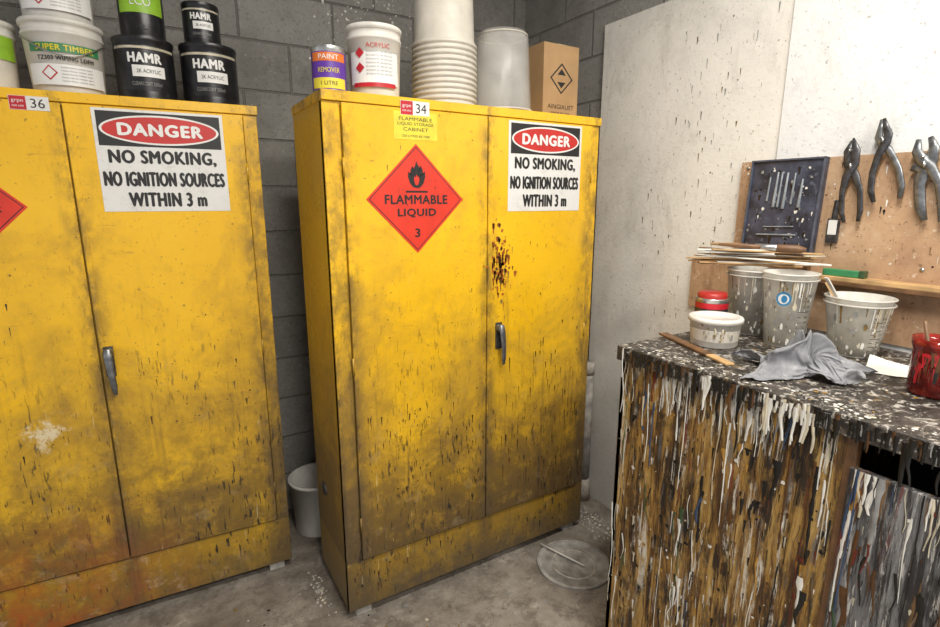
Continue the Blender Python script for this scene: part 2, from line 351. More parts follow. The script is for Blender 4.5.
def cabinet(loc,rot,signs,seed,rust,handle_x,seam,dirt):
    ed=(.058,seam,CW-.048,0.0,CW)
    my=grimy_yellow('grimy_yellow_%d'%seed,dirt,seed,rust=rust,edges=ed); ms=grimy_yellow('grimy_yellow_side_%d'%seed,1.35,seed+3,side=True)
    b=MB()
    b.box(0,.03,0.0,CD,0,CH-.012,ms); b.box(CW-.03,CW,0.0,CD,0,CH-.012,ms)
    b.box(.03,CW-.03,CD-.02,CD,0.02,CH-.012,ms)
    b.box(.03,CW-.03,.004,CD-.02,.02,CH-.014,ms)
    b.box(0,CW,-.004,.02,0,.198,my)
    b.box(0,.055,-.004,.02,.198,CH-.03,my); b.box(CW-.045,CW,-.004,.02,.198,CH-.03,my)
    b.box(.055,CW-.045,-.004,.02,CH-.04,CH-.03,my)
    b.box(-.003,CW+.003,-.014,CD+.003,CH-.030,CH,my)
    b.box(.058,seam-.0025,-.016,.0,.208,CH-.034,my)
    b.box(seam+.0025,CW-.048,-.016,.0,.208,CH-.034,my)
    b.box(seam+.004,seam+.020,-.0178,-.015,.215,CH-.045,my)
    root=b.obj('flammable_storage_cabinet',loc,rot,bevel=.0025)
    b=MB()
    for z in (.35,.95,1.6):
        b.tube([(CW-.046,-.017,z-.03),(CW-.046,-.017,z+.03)],.0035,ms); b.tube([(.056,-.017,z-.03),(.056,-.017,z+.03)],.0035,ms)
    b.obj('hinges',parent=root)
    b=MB()
    for x in (.03,CW-.09):
        for y in (.01,CD-.08):
            b.box(x,x+.06,y,y+.07,-.04,.0,m_pvc)
    b.obj('feet',parent=root,bevel=.003)
    b=MB(); hx,hz=handle_x
    b.M=Matrix.Translation((hx,-.016,hz))
    b.box(-.014,.014,-.006,.0,-.055,.05,m_dsteel)
    b.M=Matrix.Translation((hx,-.016,hz+.03))@Matrix.Rotation(math.pi/2,4,'X')
    b.lathe(0,0,[(.0,.0),(.016,.0),(.016,.022),(.011,.030),(0,.030)],m_steel,20)
    b.M=Matrix.Translation((hx,-.016,hz))
    b.tube([(0,-.026,.045),(0,-.032,.02),(.003,-.036,-.03),(.006,-.034,-.085),(.007,-.030,-.115)],[.010,.013,.011,.010,.006],m_steel,12,flat=(0,1,0))
    b.obj('handle',parent=root,bevel=.001)
    b=MB()
    for z in (.387,):
        b.M=Matrix.Translation((0,.243,z))@Matrix.Rotation(-math.pi/2,4,'Y')
        b.lathe(0,0,[(0,.002),(.012,.002),(.016,.006),(.026,.006),(.028,.0)],m_dsteel,24)
    b.obj('vents',parent=root)
    b=MB(); signs(b); b.obj('signs',parent=root)
    return root,b
FY=-.0163
def mid_signs(b):
    ox=-.479; oz=-.04
    danger_sign(b,1.158+ox,1.512+ox,1.500+oz,1.826+oz,FY)
    diamond(b,.783+ox,1.543+oz,.180,FY)
    fn=lambda o:(lambda u,v:(u,FY-o,v))
    x0,x1,z0,z1=.706+ox,.863+ox,1.735+oz,1.812+oz+.01
    b.box(x0,x1,FY-.0008,FY,z0,z1,m_yel); b.text('FLAMMABLE',(x0+x1)/2,z1-.022,.12,.011,m_black,fn(.0012),.0)
    b.text('LIQUID STORAGE',(x0+x1)/2,z1-.038,.13,.011,m_black,fn(.0012),.0); b.text('CABINET',(x0+x1)/2,z1-.054,.09,.011,m_black,fn(.0012),.0)
    b.text('250 LITRES AS 1940',(x0+x1)/2,z0+.012,.10,.007,m_black,fn(.0012),.0)
    tag(b,.731+ox,.835+ox,1.812+oz,1.856+oz,'34',FY)
    splats(b,fn(.0005),210,1.075+ox,1.17+ox,1.18+oz,1.42+oz,[m_rustp,m_rustp,m_smudge,m_rustp],.001,.008,.4,.03,True)
    splats(b,fn(.0007),12,1.10+ox,1.135+ox,1.20+oz,1.36+oz,[m_brownp],.0015,.0035,.7,.04)
    for _ in range(26):
        cx=random.uniform(.60,1.05)+ox;cz=random.uniform(.36,.80)+oz
        splats(b,fn(.0005),random.randint(2,9),cx-.05,cx+.05,cz-.06,cz+.06,[m_blk,m_blk,m_brownp],.0008,.0032,.75,.03,True)
    for _ in range(26):
        cx=random.uniform(1.12,1.54)+ox;cz=random.uniform(.30,.95)+oz
        splats(b,fn(.0005),random.randint(2,8),cx-.05,cx+.05,cz-.09,cz+.09,[m_blk,m_brownp],.0008,.0028,.85,.06,True)
    splats(b,fn(.0005),40,1.12+ox,1.54+ox,.9+oz,1.4+oz,[m_blk,m_smudge],.001,.003,.4,.02)
    splats(b,fn(.0005),60,.58+ox,1.05+ox,.8+oz,1.8+oz,[m_brownp,m_smudge],.0008,.0025,.2,.02)
    f2=lambda u,v:(u,-.0046,v)
    splats(b,f2,110,.02,1.1,.03,.18,[m_blk,m_brownp,m_brownp],.001,.004,.5,.03)
def left_signs(b):
    L=CW
    danger_sign(b,L-.488,L-.114,1.464,1.786,FY)
    diamond(b,L-.866,1.48,.182,FY)
    tag(b,L-.686,L-.590,1.765,1.805,'36',FY)
    fn=lambda o:(lambda u,v:(u,FY-o,v))
    for _ in range(18):
        cx=random.uniform(L-1.0,L-.1);cz=random.uniform(.25,1.3)
        splats(b,fn(.0005),random.randint(2,7),cx-.06,cx+.06,cz-.08,cz+.08,[m_blk,m_brownp,m_smudge],.0008,.003,.4,.03,True)
    splats(b,fn(.0005),30,L-.45,L-.07,.7,1.0,[m_brownp,m_smudge],.001,.004,.5,.03)
mid,_=cabinet((.479,1.669,.04),0,mid_signs,1,False,(1.122-.479,.985),.590,1.25)
r=math.radians(-3.32)
lx,ly=.366-CW*math.cos(r),2.092-CW*math.sin(r)
left,_=cabinet((lx,ly,.04),r,left_signs,5,True,(CW-.535,.965),.576,1.0)

# ------------------------------------------------------------ containers on cabinets
TZ=.04+CH+.0005
def cyl_fn(r,a0): return lambda u,v:(r*math.sin(u/r+a0),-r*math.cos(u/r+a0),v)
def band(b,r,z0,z1,m,a0=0,aw=None,n=28):
    if aw is None: b.lathe(0,0,[(r,z0),(r,z1)],m,48)
    else:
        vs=[];fs=[]
        for i in range(n+1):
            a=a0-aw/2+aw*i/n; vs+=[(r*math.sin(a),-r*math.cos(a),z0),(r*math.sin(a),-r*math.cos(a),z1)]
        for i in range(n): fs.append((2*i,2*i+2,2*i+3,2*i+1))
        b.add(vs,fs,m,True)
def tin(name,x,y,z,r,h,body,label_fn,a0,lidmat=m_rim):
    b=MB()
    b.lathe(0,0,[(0,.0),(r*.97,0),(r,.003),(r,.008),(r*.975,.012),(r*.975,h-.016),(r,h-.012),(r*1.01,h-.006),(r,h)],body,48)
    b.lathe(0,0,[(r,h-.004),(r*.99,h),(r*.93,h),(r*.92,h-.007),(r*.80,h-.007),(r*.78,h-.003),(0,h-.003)],lidmat,48)
    label_fn(b,r*.975+.0006,h,a0)
    return b.obj(name,(x,y,z))
def bucket(name,x,y,z,r,h,body,label_fn,a0,handle=True):
    b=MB()
    b.lathe(0,0,[(0,0),(r*.86,0),(r*.88,.004),(r*.97,h-.045),(r*1.0,h-.044),(r*1.0,h-.036),(r*.97,h-.034),(r*.975,h-.016),(r*1.02,h-.015),(r*1.025,h-.003),(r*1.0,h),(r*.93,h),(r*.92,h-.008),(0,h-.008)],body,48)
    label_fn(b,r*.985,h,a0)
    if handle:
        pts=[(r*1.01*math.sin(a0+t),-r*1.03*math.cos(a0+t)-.002,h-.05-.06*math.cos(t)**2) for t in [(-math.pi/2+math.pi*i/16) for i in range(17)]]
        b.tube(pts,.0022,m_rim,8)
    return b.obj(name,(x,y,z))
def lab_black(b,r,h,a0):
    f=cyl_fn(r+.0012,a0); lf=lambda q:cyl_fn(r+.0012+q,a0)
    band(b,r,h*.14,h*.86,m_can)
    band(b,r+.0004,h*.80,h*.84,m_creamp,a0,aw=2.4)
    b.text('HAMR',0,h*.66,r*1.15,h*.16,m_white,None,.04,lf)
    band(b,r+.0006,h*.36,h*.54,m_white,a0+.1,aw=1.1)
    b.text('2K ACRYLIC',r*.1,h*.45,r*.8,h*.06,m_black,cyl_fn(r+.0016,a0),.0)
    b.text('CLEARCOAT 500ml',0,h*.25,r*1.0,h*.06,m_greyp,f,.0)
def lab_bucket(b,r,h,a0):
    r=r*.99
    f=cyl_fn(r+.0014,a0); lf=lambda q:cyl_fn(r+.0014+q,a0)
    band(b,r,h*.54,h*.66,m_green,a0,aw=1.9); b.text('SUPER TIMBER',0,h*.60,r*1.5,h*.08,m_yel,None,.03,lf)
    b.text('TZ303 WIPING LDFM',0,h*.46,r*1.45,h*.06,m_black,None,.03,lf)
    band(b,r,h*.10,h*.38,m_white,a0,aw=2.1)
    b.poly([(-r*.45+u,h*.26+v) for u,v in [(0,-.022),(.022,0),(0,.022),(-.022,0)]],m_redtag,f)
    b.poly([(-r*.45+u,h*.26+v) for u,v in [(0,-.017),(.017,0),(0,.017),(-.017,0)]],m_white,cyl_fn(r+.0018,a0))
    for k in range(5): b.text('hazardous notes text',r*.25,h*(.34-.045*k),r*.8,h*.022,m_greyp,f,0)
def lab_green(b,r,h,a0):
    f=cyl_fn(r+.0014,a0); band(b,r,h*.45,h*.80,m_lime,a0,aw=2.2); b.text('ECO',0,h*.66,r*.9,h*.16,m_white,f,.0)
    b.text('4L',0,h*.2,r*.5,h*.1,m_black,f,.0)
def lab_pink(b,r,h,a0):
    f=cyl_fn(r+.0014,a0); band(b,r*.985,h*.18,h*.62,m_white,a0,aw=2)
    b.poly([(-r*.55+u,h*.60+v) for u,v in [(0,-.016),(.016,0),(0,.016),(-.016,0)]],m_redtag,f)
    b.poly([(-r*.55+u,h*.40+v) for u,v in [(0,-.016),(.016,0),(0,.016),(-.016,0)]],m_redtag,f)
    b.text('ACRYLIC',r*.15,h*.70,r*.9,h*.06,m_redtag,f,.0)
    for k in range(7): b.text('directions for use text here',r*.2,h*(.62-.05*k),r*1.0,h*.026,m_greyp,f,0)
    band(b,r*.992,h*.14,h*.20,m_redtag,a0,aw=1.7)
def lab_purple(b,r,h,a0):
    f=cyl_fn(r+.0014,a0); band(b,r,h*.1,h*.88,m_purple); band(b,r+.0006,h*.68,h*.86,m_olab,a0,aw=2.2)
    b.text('PAINT',0,h*.77,r*1.2,h*.10,m_white,f,.0); b.text('REMOVER',0,h*.50,r*1.3,h*.10,m_yel,f,.0)
    band(b,r+.0006,h*.12,h*.34,m_yel,a0,aw=2.2)
    b.text('1 LITRE',0,h*.23,r*1.0,h*.08,m_black,f,.0)
def put(fn,name,x,y,z,r,h,mat,lab,**k): return fn(name,x,y,z,r,h,mat,lab,-math.atan2(x,y),**k)
put(bucket,'paint_pail',-.385,2.27,TZ,.085,.205,m_plas,lab_green,handle=False)
put(bucket,'paint_pail',-.175,2.235,TZ,.108,.215,m_plas,lab_bucket)
put(bucket,'paint_pail',-.178,2.235,TZ+.2155,.102,.205,m_plas,lab_bucket)
put(tin,'paint_can',.044,2.22,TZ,.090,.195,m_can,lab_black)
put(tin,'paint_can',.050,2.22,TZ+.1955,.068,.165,m_can,lab_green)
put(tin,'paint_can',.242,2.22,TZ,.093,.200,m_can,lab_black)
put(tin,'paint_can',.230,2.22,TZ+.2005,.060,.135,m_can,lab_black)
put(tin,'paint_can',.543,1.78,TZ,.054,.142,m_rim,lab_purple)
put(bucket,'paint_pail',.700,1.785,TZ,.090,.222,m_plas,lab_pink,handle=False)
b=MB(); prof=[(.112,0)]
for i in range(12):
    z=i*.018; prof+=[(.117,z),(.117,z+.008),(.111,z+.010),(.111,z+.017)]
prof+=[(.107,.222),(.098,.52),(.092,.532),(0,.532)]
b.lathe(0,0,prof,m_cream,48)
b.lathe(0,0,[(.105,.02),(.098,.20),(.090,.50),(0,.50)],m_cream,48)
b.obj('nested_bucket_stack',(.968,1.79,TZ))
b=MB(); b.lathe(0,0,[(.114,.0),(.117,.0),(.117,.010),(.112,.012),(.098,.26),(.088,.283),(0,.285)],m_clear,48)
b.lathe(0,0,[(.112,.001),(.109,.02),(.094,.258),(.085,.278),(0,.280)],m_clear,48)
b.tube([(.1155*math.cos(2*math.pi*i/48),.1155*math.sin(2*math.pi*i/48),.005) for i in range(49)],.0035,m_cream,8)
b.tube([(.094*math.cos(2*math.pi*i/48),.094*math.sin(2*math.pi*i/48),.272) for i in range(49)],.0022,m_cream,8)
b.obj('upturned_plastic_tub',(1.209,1.775,TZ))
b=MB(); b.box(0,.185,0,.12,0,.295,m_card)
fn=lambda o:(lambda u,v:(u,-o,v))
c0,c1=.095,.165
def ring(k,t):
    o=[(c0,c1-k),(c0+k,c1),(c0,c1+k),(c0-k,c1)]; i=[(c0,c1-k+t),(c0+k-t,c1),(c0,c1+k-t),(c0-k+t,c1)]
    b.add([(u,-.0008,v) for u,v in o+i],[(0,1,5,4),(1,2,6,5),(2,3,7,6),(3,0,4,7)],m_black)
ring(.060,.008)
b.poly([(c0-.022,c1+.014),(c0+.022,c1+.014),(c0,c1+.038)],m_black,fn(.0008)); b.poly([(c0-.022,c1-.014),(c0,c1-.038),(c0+.022,c1-.014)],m_black,fn(.0008))
b.text('AINGIAUST',c0,.055,.14,.018,m_black,fn(.0008),.0); b.text('MADE IN USA',c0,.03,.10,.008,m_black,fn(.0008),0)
b.box(.07,.115,-.0004,.12,.2945,.2956,m_creamp); b.obj('cardboard_carton',(1.428,1.80,TZ),bevel=.002)
b=MB(); splats(b,lambda u,v:(u,2.5285,v),220,.66,1.30,2.10,2.7,[m_wht],.0012,.006,.1,.01,True); b.obj('wall_paint_spots')
b=MB()
fw=lambda u,v:(1.8490,u,v)
for cy,cz,n in [(1.40,2.0,30),(1.30,1.75,30),(1.55,1.5,25),(1.25,1.45,35),(1.45,1.1,30),(1.2,2.05,25)]:
    splats(b,fw,n,cy-.12,cy+.12,cz-.25,cz+.25,[m_brownp,m_greyp,m_smudge],.0008,.0035,.5,.03,True)
b.obj('wall_paint_spots')

# ------------------------------------------------------------ floor items
b=MB()
b.lathe(0,0,[(0,.004),(.138,.004),(.142,.010),(.150,.010),(.155,.004),(.155,.0)],m_pvc,64)
b.tube([(.155*math.cos(2*math.pi*i/60),.155*math.sin(2*math.pi*i/60),.008) for i in range(61)],.003,m_pvc,8)
b.lathe(0,0,[(.088,.004),(.090,.008),(.094,.008),(.096,.004)],m_rubble,64)
b.obj('pail_lid',(1.41,1.475,0.0))
b=MB(); b.tube([(1.36,1.64,.018),(1.43,1.43,.016)],.004,m_plas,8); b.obj('stirring_rod')
b=MB(); r_=.12
b.lathe(0,0,[(0,0),(r_*.85,0),(r_*.88,.006),(r_,.25),(r_*1.06,.25),(r_*1.06,.265),(r_*.96,.265),(r_*.84,.012),(0,.012)],m_plas,48)
b.obj('plastic_bucket',(.545,2.33,0))
b=MB(); b.tube([(1.805,1.85,0),(1.80,1.85,.72)],.031,m_pvc,16); b.tube([(1.80,1.85,.69),(1.80,1.85,.75)],.034,m_rubble,16); b.tube([(1.805,1.85,0),(1.805,1.85,.12)],[.040,.033],m_rubble,16)
b.obj('floor_conduit_pipe')
for (cx,cy,sx,sy,nn) in [(1.70,1.66,.035,.08,120),(.425,1.90,.015,.10,50)]:
    b=MB()
    for _ in range(nn):
        x=cx+max(-1.6,min(1.6,random.gauss(0,1)))*sx; y=cy+max(-1.6,min(1.6,random.gauss(0,1)))*sy
        s=random.uniform(.002,.008)
        vs=[(x+s*q[0],y+s*q[1]*random.uniform(.7,1.2),max(0,s*q[2]*random.uniform(.7,1.2))) for q in [(1,0,0),(-1,0,0),(0,1,0),(0,-1,0),(0,0,1)]]
        b.add(vs,[(0,2,4),(2,1,4),(1,3,4),(3,0,4),(0,3,1,2)],random.choice([m_rubble,m_rubble,m_creamp,m_pvc]))
    b.obj('concrete_rubble')
b=MB(); splats(b,lambda u,v:(u,v,.0012),70,-.2,1.2,1.3,1.95,[m_creamp,m_blk,m_greyp,m_smudge],.0015,.009,0); b.obj('floor_paint_spots')

# ------------------------------------------------------------ workbench
BX,BT,BY=1.177,1.11,1.09
wood=bench_wood(); top=benchtop_mat(); pan=bin_panel()
b=MB()
b.box(BX,1.838,-1.0,BY,BT-.045,BT,top)
b.box(BX+.012,BX+.030,.454,BY-.01,0,BT-.045,wood)
b.box(BX+.012,1.83,BY-.03,BY-.01,0,BT-.045,wood)
b.box(BX+.012,1.83,-1.0,-.98,0,BT-.045,wood)
b.box(1.81,1.83,-.98,BY-.03,0,BT-.045,wood)
b.box(BX+.030,1.81,-.98,BY-.03,.08,.10,wood)
b.box(BX+.010,BX+.034,.44,.462,0,BT-.045,m_dwood)
b.box(BX+.004,BX+.022,-.55,.447,.10,1.003,pan)
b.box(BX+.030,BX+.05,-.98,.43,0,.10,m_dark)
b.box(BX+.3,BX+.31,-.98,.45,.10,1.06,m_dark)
bench=b.obj('workbench',bevel=.003)
b=MB()
def drip(y,z0,L,w,m,x,th):
    n=max(5,int(L/.018)); vs=[];fs=[]; ph=random.uniform(0,6); wob=random.uniform(.0,.006)*(L>.05); lean=random.uniform(-.02,.02)*L
    hd=random.uniform(1.0,2.4)
    for j in range(n+1):
        t=j/n; z=z0-L*t; ww=w*(.55+(hd-.55)*math.exp(-t*5))*(1+.35*random.uniform(-1,1)); 
        if t>.86: ww=w*.85
        if j==n: ww=w*.35
        if j==0: ww*=.6
        yo=y+wob*math.sin(5*t+ph)+lean*t+random.uniform(-.0006,.0006)
        vs+=[(x,yo+ww/2,z),(x-th,yo+ww*.25,z),(x-th,yo-ww*.25,z),(x,yo-ww/2,z)]
    for j in range(n):
        for i in range(3): a=j*4+i; fs.append((a,a+1,a+5,a+4))
    b.add(vs,fs,m,True)
mixd=[m_blk]*8+[m_brownp]*6+[m_wht]*7+[m_creamp]*5+[m_ochre]*4+[m_greyp]*3+[m_redp]*2+[m_grnp]*2+[m_blup]*2
def pick(y,z):
    w=mn.noise(Vector((y*8,z*3,1))); 
    if w>.12: return random.choice([m_wht]*7+[m_creamp]*3+[m_greyp,m_blk,m_blk])
    if w<-.12: return random.choice([m_blk]*7+[m_brownp]*4+[m_redp,m_blup])
    return random.choice(mixd)
for k in range(1900):
    y=random.uniform(-.5,1.076)
    left_part=y>.465
    if not left_part and y>.44: continue
    zt=(1.064 if left_part else 1.003)
    z0=zt if random.random()<.25 else random.uniform(.25,zt)
    dens=.20+1.3*max(0,mn.noise(Vector((y*7+4,z0*4,2)))+.22)
    if y>.9: dens*=.7
    if random.random()>dens: continue
    m=pick(y,z0)
    x=BX+.012 if left_part else BX+.004
    L=random.uniform(.01,.12)*random.choice([1,1,1,1,3]); L=min(L,z0-.03)
    w=.0012+.0070*random.random()**2.2 if random.random()<.93 else random.uniform(.008,.016)
    drip(y,z0,L,w,m,x-.0002,random.uniform(.0006,.002))
for k in range(360):
    y=random.uniform(-.5,1.085); 
    m=random.choice([m_blk]*9+[m_brownp]*2+[m_greyp]) if mn.noise(Vector((y*6,1,1)))<.12 else random.choice([m_wht,m_wht,m_creamp,m_blk])
    drip(y,BT-random.uniform(.001,.02),random.uniform(.015,.05) if random.random()<.9 else .09,random.uniform(.005,.014),m,BX-.0003,random.uniform(.001,.003))
splats(b,lambda u,v:(BX+.0112,u,v),420,.47,1.07,.2,1.06,[m_wht,m_blk,m_creamp,m_brownp,m_ochre,m_blk],.0008,.006,.6,.03)
splats(b,lambda u,v:(BX+.0032,u,v),160,-.3,.44,.3,1.0,[m_wht,m_blk,m_creamp,m_brownp,m_redp],.0008,.005,.6,.03)
b.obj('paint_runs',parent=bench)
b=MB(); splats(b,lambda u,v:(u,v,BT+.0008),330,BX+.01,1.8,.1,1.08,[m_wht,m_creamp,m_blk,m_ochre,m_greyp,m_blk],.001,.006,0)
splats(b,lambda u,v:(u,v,BT+.0010),260,BX+.003,BX+.06,.1,1.08,[m_wht,m_wht,m_creamp,m_blk],.001,.006,0)
b.obj('paint_spots',parent=bench)

# ------------------------------------------------------------ bench clutter
Z0=BT+.0015
b=MB(); b.lathe(0,0,[(0,0),(.062,0),(.066,.004),(.071,.072),(.077,.073),(.077,.084),(.074,.088),(.062,.088),(.060,.083),(0,.083)],m_plas,48)
b.lathe(0,0,[(.0672,.02),(.0705,.055)],m_cream,48)
splats(b,cyl_fn(.0725,-.9),30,-.05,.05,.03,.07,[m_creamp,m_greyp,m_smudge],.001,.004,.5,.01)
b.obj('lidded_plastic_tub',(1.435,.945,Z0))
b=MB(); b.lathe(0,0,[(0,0),(.047,0),(.049,.004),(.049,.115),(.050,.118),(.049,.122),(0,.122)],m_rim,40); b.lathe(0,0,[(.0496,.02),(.0496,.10)],m_dsteel,40)
b.lathe(0,0,[(.045,.122),(.045,.134),(.040,.140),(0,.140)],m_redcap,40); b.lathe(0,0,[(.0500,.09),(.0500,.108)],m_redtag,40); b.obj('red_lid_tin',(1.535,1.03,Z0))
def brush(b,p0,p1,mh):
    p0=Vector(p0);p1=Vector(p1)
    L=lambda t:tuple(p0.lerp(p1,t))
    b.tube([L(0),L(.3),L(.5)],[.004,.008,.006],mh,10); b.tube([L(.5),L(.68)],[.010,.011],m_rim,10); b.tube([L(.68),L(.9),L(1)],[.011,.013,.006],m_dwood,10)
def cup(name,x,y,rt,rb,h,mat,stack=1,extra=None,z=Z0):
    b=MB()
    for k in range(stack):
        o=k*.016
        b.lathe(0,0,[(0,.003+o),(rb,.003+o),(rt,h+o),(rt+.005,h+o),(rt+.005,h+.004+o),(rt-.002,h+.004+o),(rb-.003,.006+o),(0,.006+o)],mat,48)
    b.lathe(0,0,[(rt+.004,h+o+.0005),(rt+.0055,h+.0022+o),(rt+.004,h+.0045+o)],m_plas,48)
    b.lathe(0,0,[(0,0),(rb,0),(rb,.003)],mat,48)
    if extra: extra(b,rt,rb,h)
    return b.obj(name,(x,y,z))
def marks(b,rt,rb,h):
    def f(u,v):
        rr=rb+(rt-rb)*v/h+.0012; return (rr*math.sin(-.9+u/rt),-rr*math.cos(-.9+u/rt),v)
    for k in range(9):
        w=.012*(1+k%2); zz=h*(.15+.08*k)
        b.poly(rect(.02,.02+w,zz,zz+.0016),m_dsteel,f)
        b.text(str(100*(k+1)),.052,zz+.001,.014,.007,m_dsteel,f,0)
    for k in range(90):
        u=random.uniform(-.09,.09);v=(.05+.9*random.random()**1.2)*h;q=.0008+.006*random.random()**3
        b.poly([(u+q*math.cos(i)*random.uniform(.6,1.2),v+q*1.8*math.sin(i)) for i in [0,1,2,3,4,5.2]],random.choice([m_creamp,m_greyp,m_wht,m_wht,m_smudge]),f)
    # runs of dried paint from the rim
    for k in range(12):
        u=random.uniform(-.08,.08); L=h*random.uniform(.1,.5); w=random.uniform(.001,.004)
        b.poly([(u-w,h*.99),(u+w,h*.99),(u+w*.6,h-L*.5),(u+w*.7,h-L),(u-w*.7,h-L),(u-w*.6,h-L*.5)],random.choice([m_wht,m_creamp,m_smudge]),f)
    b.lathe(0,0,[(0,.012),(rb-.004,.012),(rb-.002,.03),(rb-.0015,.034)],m_creamp,40)
def marks_blue(b,rt,rb,h):
    marks(b,rt,rb,h)
    def g(o):
        def f(u,v):
            rr=rb+(rt-rb)*v/h+o; return (rr*math.sin(-1.25+u/rt),-rr*math.cos(-1.25+u/rt),v)
        return f
    b.poly(ell(0,h*.74,.021,.021,24),m_blue,g(.0020)); b.poly(ell(0,h*.74,.015,.015,20),m_white,g(.0026)); b.poly(ell(0.002,h*.74,.008,.011,20),m_blue,g(.0032))
def marks_stick(b,rt,rb,h):
    marks(b,rt,rb,h)
    M0=b.M.copy()
    for (p1,m) in [((-.075,.06,h+.07),m_plas),((-.02,.085,h+.05),m_wood)]:
        p0=Vector((-p1[0]*.3,-p1[1]*.3,.02)); p1=Vector(p1)
        d=p1-p0; b.M=Matrix.Translation(p0)@d.to_track_quat('X','Z').to_matrix().to_4x4(); b.box(0,d.length,-.010,.010,0,.003,m); b.M=M0
cup('plastic_mixing_cup',1.678,.985,.078,.060,.19,m_cup,2,marks)
cup('plastic_mixing_cup',1.618,.838,.071,.052,.200,m_cup,2,marks_blue)
cup('plastic_mixing_cup',1.688,.680,.080,.058,.145,m_cup,2,marks_stick)
b=MB(); b.lathe(0,0,[(0,0),(.044,0),(.048,.006),(.048,.100),(.052,.112),(.053,.128),(.048,.128),(.046,.110),(.044,.008),(0,.008)],m_jar,40)
splats(b,cyl_fn(.0492,-1.0),70,-.06,.06,.045,.11,[m_redp,m_redtag,m_blk,m_brownp],.001,.007,.7,.03)
b.tube([(0,.0,.012),(-.02,.03,.165)],[.006,.004],m_dwood,8); b.obj('red_glass_jar',(1.478,.425,Z0+.0003))
def stick(name,p0,p1,w,t,m,m2=None,f=.3):
    b=MB(); p0=Vector(p0);p1=Vector(p1); d=p1-p0; L=d.length; q=d.to_track_quat('X','Z').to_matrix().to_4x4(); b.M=Matrix.Translation(p0)@q
    b.box(0,L*(1-f) if m2 else L,-w/2,w/2,0,t,m)
    if m2: b.box(L*(1-f),L,-w*.55,w*.55,-.0002,t+.0003,m2)
    return b.obj(name,bevel=.001)
stick('paint_stir_stick',(1.275,.785,Z0+.001),(1.395,1.10,Z0+.001),.026,.006,m_wood,m_dwood,.74)
b=MB(); b.M=Matrix.Translation((1.615,.515,Z0))@Matrix.Rotation(.3,4,'Z')
vs=[];fs=[];n=14
for i in range(n+1):
    for j in range(n+1):
        u=i/n-.5;v=j/n-.5; vs.append((u*.13,v*.18,.001+.010*max(0,mn.noise(Vector((u*3,v*3,1))))+.02*max(0,u*v*2)))
for i in range(n):
    for j in range(n): a=i*(n+1)+j; fs.append((a,a+n+1,a+n+2,a+1))
b.add(vs,fs,m_paper,True); b.obj('paper_sheet')

# crumpled rag : a gathered cloth is dropped on the bench with the cloth solver, then frozen
RC=Vector((1.385,.655,Z0)); n=60
vs=[];fs=[]
for i in range(n+1):
    for j in range(n+1):
        u=i/n*2-1;v=j/n*2-1
        d=math.hypot(u,v); a=math.atan2(v,u)
        rr=d*(.72+.20*math.sin(5*a+.6)+.12*math.sin(8*a+2*d*3))
        x=rr*math.cos(a)*.150; y=rr*math.sin(a)*.150
        z=.010+max(0,(1.30-d))*.105*(.8+.35*math.sin(3*a+4*d))+.012*mn.noise(Vector((u*4,v*4,2)))
        vs.append((x*1.15,y*.85,z))
for i in range(n):
    for j in range(n): a=i*(n+1)+j; fs.append((a,a+n+1,a+n+2,a+1))
me=D.meshes.new('cleaning_rag'); me.from_pydata(vs,[],fs); me.update()
rag=D.objects.new('cleaning_rag',me); S.collection.objects.link(rag)
rag.location=RC; rag.rotation_euler=(0,0,math.radians(-48))
pm=D.meshes.new('p'); pm.from_pydata([(-1,-1,0),(1,-1,0),(1,1,0),(-1,1,0)],[],[(0,1,2,3)]); po=D.objects.new('p',pm); S.collection.objects.link(po)
po.location=(RC.x,RC.y,Z0-.0005)
try:
    po.modifiers.new('c','COLLISION'); po.collision.thickness_outer=.002; po.collision.cloth_friction=40
    cl=rag.modifiers.new('cl','CLOTH'); st_=cl.settings
    st_.quality=6; st_.mass=.15; st_.tension_stiffness=25; st_.compression_stiffness=25; st_.shear_stiffness=10; st_.bending_stiffness=1.2; st_.air_damping=2
    cl.collision_settings.use_self_collision=True; cl.collision_settings.self_distance_min=.0022; cl.collision_settings.distance_min=.002; cl.collision_settings.collision_quality=3
    S.frame_start=1; S.frame_end=40; cl.point_cache.frame_start=1; cl.point_cache.frame_end=40
    for f_ in range(1,13):
        S.frame_set(f_); bpy.context.view_layer.update()
    dg=bpy.context.evaluated_depsgraph_get(); fin=D.meshes.new_from_object(rag.evaluated_get(dg))
    rag.modifiers.clear(); rag.data=fin
    for v in fin.vertices: v.co.z=max(.001,v.co.z)
except Exception as e: print('cloth fail',e); rag.modifiers.clear()
D.objects.remove(po); S.frame_set(1)
rag.data.materials.clear(); rag.data.materials.append(m_rag)
for p_ in rag.data.polygons: p_.use_smooth=True
sb=rag.modifiers.new('s','SUBSURF'); sb.levels=1; sb.render_levels=1
rag.name='cleaning_rag'

# ------------------------------------------------------------ tool board and ledge on right wall
mas=masonite_mat(); WX=1.842
b=MB(); b.box(WX-.008,WX-.0005,-.6,1.166,1.3145,1.672,mas)
b.box(WX-.008,WX-.0005,-.6,1.335,1.125,1.3145,mas) 
for yy in (1.14,.6,.0):
    for zz in (1.35,1.65):
        b.M=Matrix.Translation((WX-.008,yy,zz))@Matrix.Rotation(-math.pi/2,4,'Y'); b.lathe(0,0,[(.006,0),(.005,.003),(0,.004)],m_rim,12)
b.M=Matrix()
splats(b,lambda u,v:(WX-.0084,u,v),160,.3,1.15,1.35,1.66,[m_brownp,m_blk,m_wht,m_smudge],.0008,.004,.4,.02)
b.obj('masonite_tool_board')
b=MB(); b.box(WX-.062,WX-.0090,-.6,1.045,1.298,1.312,m_wood); b.box(WX-.062,WX-.054,-.6,1.045,1.285,1.2985,m_dwood)
b.obj('wooden_ledge',bevel=.002)
LZ=1.3125
b=MB()
